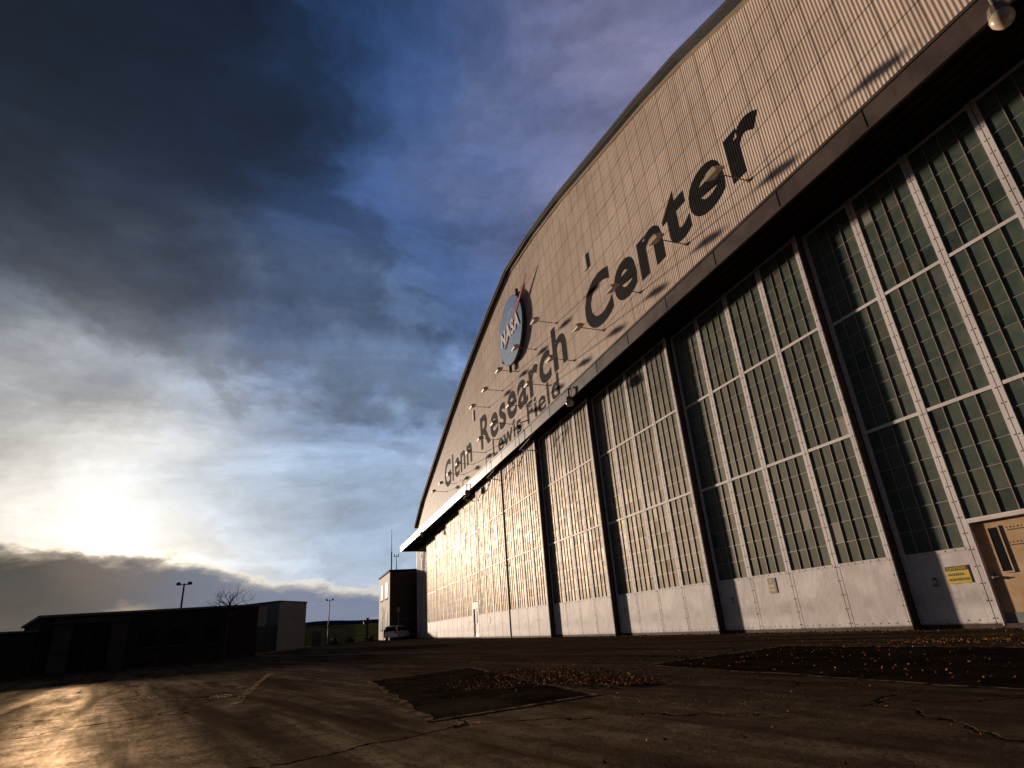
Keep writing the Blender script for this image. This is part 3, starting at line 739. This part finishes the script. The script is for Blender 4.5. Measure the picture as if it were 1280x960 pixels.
v0 = [bm.verts.new((p.x*1.02+.08, p.y*1.02, 4.151)) for p in base]; v1 = [bm.verts.new((p.x*1.02+.08, p.y*1.02, 4.3)) for p in base]
for k in range(4): bm.faces.new((v0[k], v0[(k+1) % 4], v1[(k+1) % 4], v1[k]))
bm.faces.new(v1); bm.faces.new(v0[::-1]); bmesh.ops.recalc_face_normals(bm, faces=bm.faces[:]); clean('roof', M['trim'], bm, b2)

# fence
fn = thing('picket_fence', 'dark metal picket fence along the kerb beyond the low building', 'fence', (0, 0, 0))
fa, fb = Vector((-11.5, -18.2)), Vector((-50, -6.2)); fd = fb-fa; n = 11
for k in range(n):
    p = fa+fd*k/n; q = fa+fd*(k+1)/n; L_ = (q-p).length; a = math.atan2(fd.y, fd.x)
    T = Matrix.Translation((p.x, p.y, .1)) @ Matrix.Rotation(a, 4, 'Z')
    bm = bmesh.new(); box(bm, .05, L_-.05, -.02, .02, .25, .31, M=T); box(bm, .05, L_-.05, -.02, .02, 1.85, 1.91, M=T)
    x = .16
    while x < L_-.05: box(bm, x-.02, x+.02, -.045, -.0205, .1, 2.15, M=T); x += .2
    clean('fence_panel', M['black_metal'], bm, fn)
    bm = bmesh.new(); box(bm, -.045, .045, -.045, .045, -.1, 2.25, M=T); clean('post', M['black_metal'], bm, fn)
o = thing('gate_post', 'stout dark post at the end of the fence beside the annex', 'post', (-49.6, -4.6, 0))
bm = bmesh.new(); tube(bm, [(0, 0, 0), (0, 0, 2.9)], .16, 8); tube(bm, [(0, 0, 2.9), (0, 0, 3.05)], .2, 8); clean('shaft', M['black_metal'], bm, o)
bm = bmesh.new(); box(bm, -.12, .12, -.55, -.16, 2.3, 2.6); clean('junction_box', M['black_metal'], bm, o)

# light poles
def pole(label, loc, h):
    o = thing('light_pole', label, 'light pole', loc, math.radians(75), 'light poles beyond the buildings')
    bm = bmesh.new(); tube(bm, [(0, 0, 0), (0, 0, h)], [.13, .08], 8); tube(bm, [(-.5, 0, h-.12), (.5, 0, h-.12)], .05, 6); clean('shaft', M['black_metal'], bm, o)
    for s_ in (-1, 1):
        bm = bmesh.new(); lathe(bm, [(.1, .14), (.22, .03), (.22, -.1), (.14, -.16)], 10, 0, Matrix.Translation((s_*.55, 0, h))); clean('lamp_head', M['black_metal'], bm, o)
    return o
pole('twin-headed light pole standing behind the low dark building', (-29, -24.6, 0), 6.9)
pole('distant twin-headed light pole above the fence', (-80.0, -8.7, 0), 7.4)
pole('light pole barely rising over the left end of the low building', (-34, -34.3, 0), 4.0)

# bare tree
tr = thing('bare_tree', 'leafless tree rising above the roof of the low building', 'tree', (-7.6, -18.6, 0))
tr.location = (-6.9, -18.0, 0)
bm = bmesh.new(); tube(bm, [(0, 0, 0), (.05, .02, 1.5), (0, .05, 2.7), (.03, .1, 3.5)], [.11, .085, .07, .055], 8); clean('trunk', M['bark'], bm, tr)
bm = bmesh.new(); rnd = random.Random(5)
def branch(p, d, L, r, lev):
    pts = [p]; q = p.copy(); dd = d.copy()
    for k in range(3):
        dd = (dd+Vector((rnd.uniform(-.2, .2), rnd.uniform(-.2, .2), rnd.uniform(-.08, .16)))).normalized(); q = q+dd*L/3; pts.append(q.copy())
    tube(bm, pts, [r, r*.8, r*.6, r*.4], 4)
    if lev:
        for k in range(3 if lev > 1 else 4):
            t_ = pts[rnd.choice((1, 2, 3, 3))]; a = Vector((rnd.uniform(-1, 1), rnd.uniform(-1, 1), rnd.uniform(-.25, .6))).normalized()
            branch(t_, (dd*.75+a*.75).normalized(), L*rnd.uniform(.55, .75), r*.5, lev-1)
for k in range(11):
    a = 2*PI*k/11*2.4; up = .15+.09*k
    branch(Vector((.02, .06, 2.5+.1*k)), Vector((math.cos(a), math.sin(a), up)).normalized(), 1.15-.04*k, .035, 3)
clean('crown', M['bark'], bm, tr)
# low shrubs beside the kerb
def shrub(label, loc, r):
    o = thing('shrub', label, 'shrub', loc, 0, 'dark shrubs along the kerb')
    bm = bmesh.new(); rn = random.Random(int(abs(loc[0]*10)))
    for k in range(420):
        p = Vector((rn.gauss(0, .42), rn.gauss(0, .42), abs(rn.gauss(0, .5))))*r; s_ = .1*r+.03; a = Vector((rn.uniform(-1, 1), rn.uniform(-1, 1), rn.uniform(-1, 1))).normalized(); b_ = a.orthogonal().normalized(); 
        quad(bm, [p+a*s_, p+b_*s_*.6, p-a*s_, p-b_*s_*.6])
    clean('foliage', M['shrub'], bm, o)
    bm = bmesh.new(); tube(bm, [(0, 0, -.1), (0, 0, r*.6)], .04, 5); clean('stem', M['bark'], bm, o)
M['shrub'] = mat('dark_shrub_leaves', (.03, .035, .015), .8, var=.5, vscale=4)
for x, y, r, s_ in ((-40, -9.5, .8, 'dark shrub at the foot of the fence, nearest the shed'), (-46, -7.2, .7, 'dark shrub just left of the gate post'), (-53, -4.0, .8, 'dark shrub between gate post and annex'), (-57, -3.4, .6, 'smallest dark shrub close to the annex corner')):
    shrub(s_, (x, y, 0), r)
# bin by the fence
o = thing('utility_cabinet', 'dark utility cabinet standing in front of the fence', 'cabinet', (-37, -11.2, 0), math.radians(-17))
bm = bmesh.new(); box(bm, -1.1, 1.1, -.5, .5, 0, 1.5); box(bm, -1.15, 1.15, -.55, .55, 1.501, 1.6); clean('body', M['black_metal'], bm, o)
bm = bmesh.new(); box(bm, -1.0, -.03, -.53, -.501, .1, 1.4); box(bm, .03, 1.0, -.53, -.501, .1, 1.4); clean('door', M['dark_pier'], bm, o)

# ------------------------------------------------------------------ leaf litter
M['leaf'], t, P = new_mat('fallen_leaf')
oi = t.add('ShaderNodeNewGeometry'); rr = oi.outputs['Random Per Island']
cr_ = t.add('ShaderNodeValToRGB', {0: rr}); cr_.color_ramp.elements[0].color = (.05, .02, .008, 1); cr_.color_ramp.elements[1].color = (.44, .23, .08, 1)
e_ = cr_.color_ramp.elements.new(.5); e_.color = (.22, .07, .016, 1)
t.l.new(cr_.outputs[0], P.inputs['Base Color']); P.inputs['Roughness'].default_value = .9; P.inputs['Specular IOR Level'].default_value = .1
bm = bmesh.new(); rn = random.Random(3)
def leaf(x, y, s_):
    a = rn.uniform(0, 2*PI); tl_ = rn.uniform(-.6, .6); T = Matrix.Translation((x, y, .012+abs(math.sin(tl_))*s_*.6)) @ Matrix.Rotation(a, 4, 'Z') @ Matrix.Rotation(tl_, 4, 'X') @ Matrix.Rotation(rn.uniform(-.5, .5), 4, 'Y')
    c_ = rn.uniform(.1, .5)*s_
    vs = [bm.verts.new(T @ Vector(p)) for p in ((-s_, 0, c_), (-s_*.3, -s_*.55, 0), (s_*.6, -s_*.4, .02), (s_, 0, c_*.7), (s_*.5, s_*.45, 0), (-s_*.3, s_*.55, 0))]
    bm.faces.new(vs[:4]); bm.faces.new((vs[0], vs[3], vs[4], vs[5]))
def pile(p0, p1, w, n, s_=.045):
    for k in range(n):
        u = rn.random(); x = p0[0]+(p1[0]-p0[0])*u; y = p0[1]+(p1[1]-p0[1])*u; g_ = w*(.35+math.sin(PI*u)**.7)
        leaf(x+rn.gauss(0, g_*.5), y+rn.gauss(0, g_), s_*rn.uniform(.45, 1.1))
pile((28.4, -9.5), (32.8, -9.0), .30, 2300, .026); pile((29.8, -10.6), (31.5, -10.4), .25, 420, .018); pile((30.8, -2.6), (38, -1.2), .3, 1700, .028)
for k in range(900): leaf(rn.uniform(29.8, 42), rn.uniform(-7.2, -1.0), .023*rn.uniform(.5, 1.1))
for k in range(450): leaf(rn.uniform(24, 40), rn.uniform(-12.3, -.9), .022*rn.uniform(.5, 1.1))
for k in range(500): 
    x = rn.uniform(6, 34); leaf(x, rn.uniform(-1.4, -.25)+.29*max(0, x/7), .035)
tag(clean('leaf_litter', M['leaf'], bm), 'orange and brown fallen leaves scattered over the asphalt', 'leaves', kind='stuff')

# ------------------------------------------------------------------ light and sky
AZ = math.radians(16.3); EL = math.radians(7.6)
sundir = Vector((-math.cos(EL)*math.cos(AZ), -math.cos(EL)*math.sin(AZ), math.sin(EL)))
sl_ = bpy.data.lights.new('sun', 'SUN'); sl_.energy = 5; sl_.angle = math.radians(2.2); sl_.color = (1, .80, .62)
so = bpy.data.objects.new('sun', sl_); C.objects.link(so); so.rotation_euler = sundir.to_track_quat('Z', 'Y').to_euler(); so.location = (-60, -40, 40)
w = bpy.data.worlds.new('World'); bpy.context.scene.world = w; w.use_nodes = True; t = NT(w.node_tree); bg = t.n['Background']
dirv = t.add('ShaderNodeTexCoord').outputs['Generated']
sky = t.add('ShaderNodeTexSky', sky_type='NISHITA', sun_disc=False, sun_elevation=EL, sun_rotation=math.atan2(sundir.x, sundir.y), altitude=200, air_density=1., dust_density=1.5)
def D(az, el):
    a, e = math.radians(az), math.radians(el); return (-math.cos(e)*math.cos(a), -math.cos(e)*math.sin(a), math.sin(e))
# cloud-deck coordinates
sz = t.add('ShaderNodeSeparateXYZ', {0: dirv}); zz = t.math('ADD', t.math('MAXIMUM', sz.outputs[2], 0.), .16)
deck = t.add('ShaderNodeCombineXYZ', {0: t.math('DIVIDE', sz.outputs[0], zz), 1: t.math('DIVIDE', sz.outputs[1], zz), 2: 0.}).outputs[0]
cv = t.vmath('ADD', t.vmath('MULTIPLY', dirv, (1.6, 1.6, 3.2)), t.vmath('SCALE', deck, scale=.45))
nw = t.add('ShaderNodeTexNoise', {'Vector': cv, 'Scale': 1.15, 'Detail': 9., 'Roughness': .60, 'Distortion': .35}).outputs[1]
warp = t.vmath('ADD', dirv, t.vmath('SCALE', t.vmath('SUBTRACT', nw, (.5, .5, .5)), scale=.62)); warp = t.vmath('NORMALIZE', warp)
samples = [((31.8, 45), (8, 15, 28)), ((18.4, 45), (10, 21, 38)), ((25, 36), (12, 22, 40)), ((9.2, 38), (18, 38, 66)), ((-2, 50), (24, 42, 76)), ((-10, 53), (42, 64, 104)), ((-24, 49), (62, 88, 134)), ((-33, 48), (142, 134, 158)), ((-37, 42), (140, 134, 158)), ((-50, 50), (34, 58, 100)),
    ((21, 31), (18, 38, 68)), ((28, 24), (74, 90, 110)), ((14, 27), (30, 60, 100)), ((0.5, 32), (38, 68, 116)), ((-8, 25), (78, 100, 142)), ((-13, 40), (74, 98, 142)), ((-6, 17), (82, 114, 164)),
    ((19, 19), (164, 168, 170)), ((7, 20.5), (120, 134, 154)), ((-1, 13), (124, 154, 188)), ((9, 13), (205, 206, 204)), ((18, 12.5), (196, 194, 190)), ((27, 14), (128, 130, 134)), ((6, 7), (158, 180, 198)), ((-2, 6), (134, 164, 198)), ((-8, 8), (160, 170, 180)), ((-20, 15), (110, 125, 155)),
    ((60, 30), (26, 32, 44)), ((100, 30), (36, 42, 58)), ((-90, 40), (48, 62, 92)), ((180, 30), (36, 46, 66)), ((0, 85), (30, 44, 76)), ((60, 8), (56, 60, 66)), ((120, 8), (48, 54, 66)), ((180, 70), (26, 36, 56))]
acc = None; wsum = None
for (az, el), c in samples:
    K = 60. if -40 < az < 40 and el < 60 else 12.
    e = t.math('EXPONENT', t.math('MULTIPLY', t.math('SUBTRACT', t.vmath('DOT_PRODUCT', warp, D(az, el), out=1), 1.), K))
    v_ = t.vmath('SCALE', s2l(c), scale=e)
    acc = v_ if acc is None else t.vmath('ADD', acc, v_); wsum = e if wsum is None else t.math('ADD', wsum, e)
inv = t.math('DIVIDE', 1., t.math('ADD', wsum, .0001)); base_c = t.vmath('SCALE', acc, scale=inv)
# wispy detail, stronger near the sun
sd = D(14.6, 8.8); sdot = t.vmath('DOT_PRODUCT', dirv, sd, out=1)
f1 = t.noise(t.vmath('ADD', cv, t.vmath('SCALE', nw, scale=.9)), 2.0, 9, .62); f2 = t.noise(t.vmath('ADD', t.vmath('MULTIPLY', dirv, (1.7, 1.7, 9.)), t.vmath('SCALE', nw, scale=.7)), 1.6, 8, .6, .4)
det = t.math('ADD', t.math('MULTIPLY', t.map(f1, .28, .74, -.42, .5, False), 1.), t.map(f2, .3, .7, -.34, .40, False))
amp = t.map(sdot, .80, .995, .85, .7)
base_c = t.vmath('SCALE', base_c, scale=t.math('ADD', 1., t.math('MULTIPLY', det, amp)))
# the big dark cloud mass overhead with its ragged edge
elr = t.math('ARCSINE', sz.outputs[2]); azr = t.math('ARCTAN2', t.math('MULTIPLY', sz.outputs[1], -1.), t.math('MULTIPLY', sz.outputs[0], -1.))
fe = t.noise(cv, 2.6, 9, .58, .25)
fe_ = t.math('MULTIPLY', t.math('SUBTRACT', fe, .5), .62)
ed1 = t.math('ADD', t.math('SUBTRACT', t.math('ADD', azr, math.radians(10)), t.math('MULTIPLY', t.math('SUBTRACT', elr, math.radians(30)), .65)), fe_)
ed2 = t.math('ADD', t.math('SUBTRACT', elr, t.map(azr, math.radians(-10), math.radians(30), math.radians(19.5), math.radians(24.5), False)), t.math('MULTIPLY', fe_, .7))
ed = t.math('MINIMUM', ed1, t.math('MULTIPLY', ed2, 1.3))
base_c = t.vmath('SCALE', base_c, scale=t.math('ADD', t.map(ed, -.03, .05, 1.22, .74), t.math('MULTIPLY', t.map(ed, -.30, -.05, 0., 1.), .0)))
# bright wisps between
wis = t.math('MULTIPLY', t.map(f2, .56, .74), t.math('MULTIPLY', t.map(sdot, .86, .97), t.map(elr, math.radians(23), math.radians(17)))); base_c = t.mix(t.math('MULTIPLY', wis, .75), base_c, (.80, .76, .72))
# low cloud bank on the horizon left of and below the sun
el_ = t.math('ARCSINE', sz.outputs[2]); az_ = t.math('ARCTAN2', t.math('MULTIPLY', sz.outputs[1], -1.), t.math('MULTIPLY', sz.outputs[0], -1.))
bv = t.add('ShaderNodeCombineXYZ', {0: t.math('MULTIPLY', az_, 1.), 1: t.math('MULTIPLY', el_, 2.6), 2: 0.}).outputs[0]
fb_ = t.noise(bv, 9., 8, .6, .2)
top = t.map(az_, math.radians(-6), math.radians(20), math.radians(4.2), math.radians(8.1))
hgt = t.math('SUBTRACT', t.math('ADD', top, t.math('MULTIPLY', t.math('SUBTRACT', fb_, .5), .075)), el_)
bank = t.map(hgt, 0., .012); rim = t.math('MULTIPLY', t.map(hgt, -.004, .004), t.map(hgt, .022, .006))
near = t.map(sdot, .994, .9997)
fb2 = t.noise(bv, 5., 7, .6, .5)
bankc = t.mix(t.map(az_, math.radians(0), math.radians(20)), s2l((118, 128, 150)), s2l((30, 36, 46)))
bankc = t.mix(t.math('MULTIPLY', t.map(fb2, .52, .7), .55), bankc, s2l((200, 175, 140)))
bankc = t.mix(t.math('MULTIPLY', near, .35), bankc, s2l((120, 96, 76)))
base_c = t.mix(t.math('MULTIPLY', bank, .93), base_c, bankc)
base_c = t.mix(t.math('MULTIPLY', rim, .42), base_c, (.85, .74, .58))
# sun glow
ang_ = t.math('ARCCOSINE', t.math('MINIMUM', sdot, 1.))
g1 = t.math('MULTIPLY', t.math('EXPONENT', t.math('MULTIPLY', t.math('POWER', t.math('DIVIDE', ang_, math.radians(1.05)), 2.), -1.)), 4.)
g2 = t.math('MULTIPLY', t.math('EXPONENT', t.math('MULTIPLY', t.math('DIVIDE', ang_, math.radians(4.0)), -1.)), .5)
under = t.math('SUBTRACT', 1., t.math('MULTIPLY', bank, .93))
glow = t.math('MULTIPLY', t.math('ADD', g1, g2), under)
glowc = t.vmath('SCALE', (1., .93, .80), scale=glow)
base_c = t.add('ShaderNodeHueSaturation', {'Saturation': 1.03, 'Color': base_c}).outputs[0]
below = t.map(sz.outputs[2], -.02, 0., .25, 1.)
base_c = t.vmath('ADD', t.vmath('SCALE', base_c, scale=below), glowc)
# Nishita daylight adds to the cloud colours
bg.inputs['Strength'].default_value = 1.
t.l.new(base_c, bg.inputs['Color'])
veil = t.vmath('SCALE', sky.outputs[0], scale=t.math('MULTIPLY', .16, t.math('SUBTRACT', 1., t.math('MULTIPLY', bank, .9))))   # seen through the cloud
bg2 = t.add('ShaderNodeBackground', {'Color': veil, 'Strength': .05}); ad = t.add('ShaderNodeAddShader'); out = t.n['World Output']
t.l.new(bg.outputs[0], ad.inputs[0]); t.l.new(bg2.outputs[0], ad.inputs[1]); t.l.new(ad.outputs[0], out.inputs['Surface'])

# ------------------------------------------------------------------ camera
cd = bpy.data.cameras.new('camera'); cam = bpy.data.objects.new('camera', cd); C.objects.link(cam)
Rv, Uv, Fv = Vector((.31199, .94753, -.06961)), Vector((.38173, -.05792, .92246)), Vector((-.87003, .31437, .37977))
mx = Matrix((Rv, Uv, -Fv)).transposed().to_4x4(); mx.translation = Vector((39.951, -13.029, .801)); cam.matrix_world = mx
cd.lens = 20.54; cd.sensor_width = 36; cd.clip_end = 12000; cd.clip_start = .05
sc = bpy.context.scene; sc.camera = cam
sc.view_settings.view_transform = 'Standard'; sc.view_settings.look = 'None'; sc.view_settings.exposure = 0
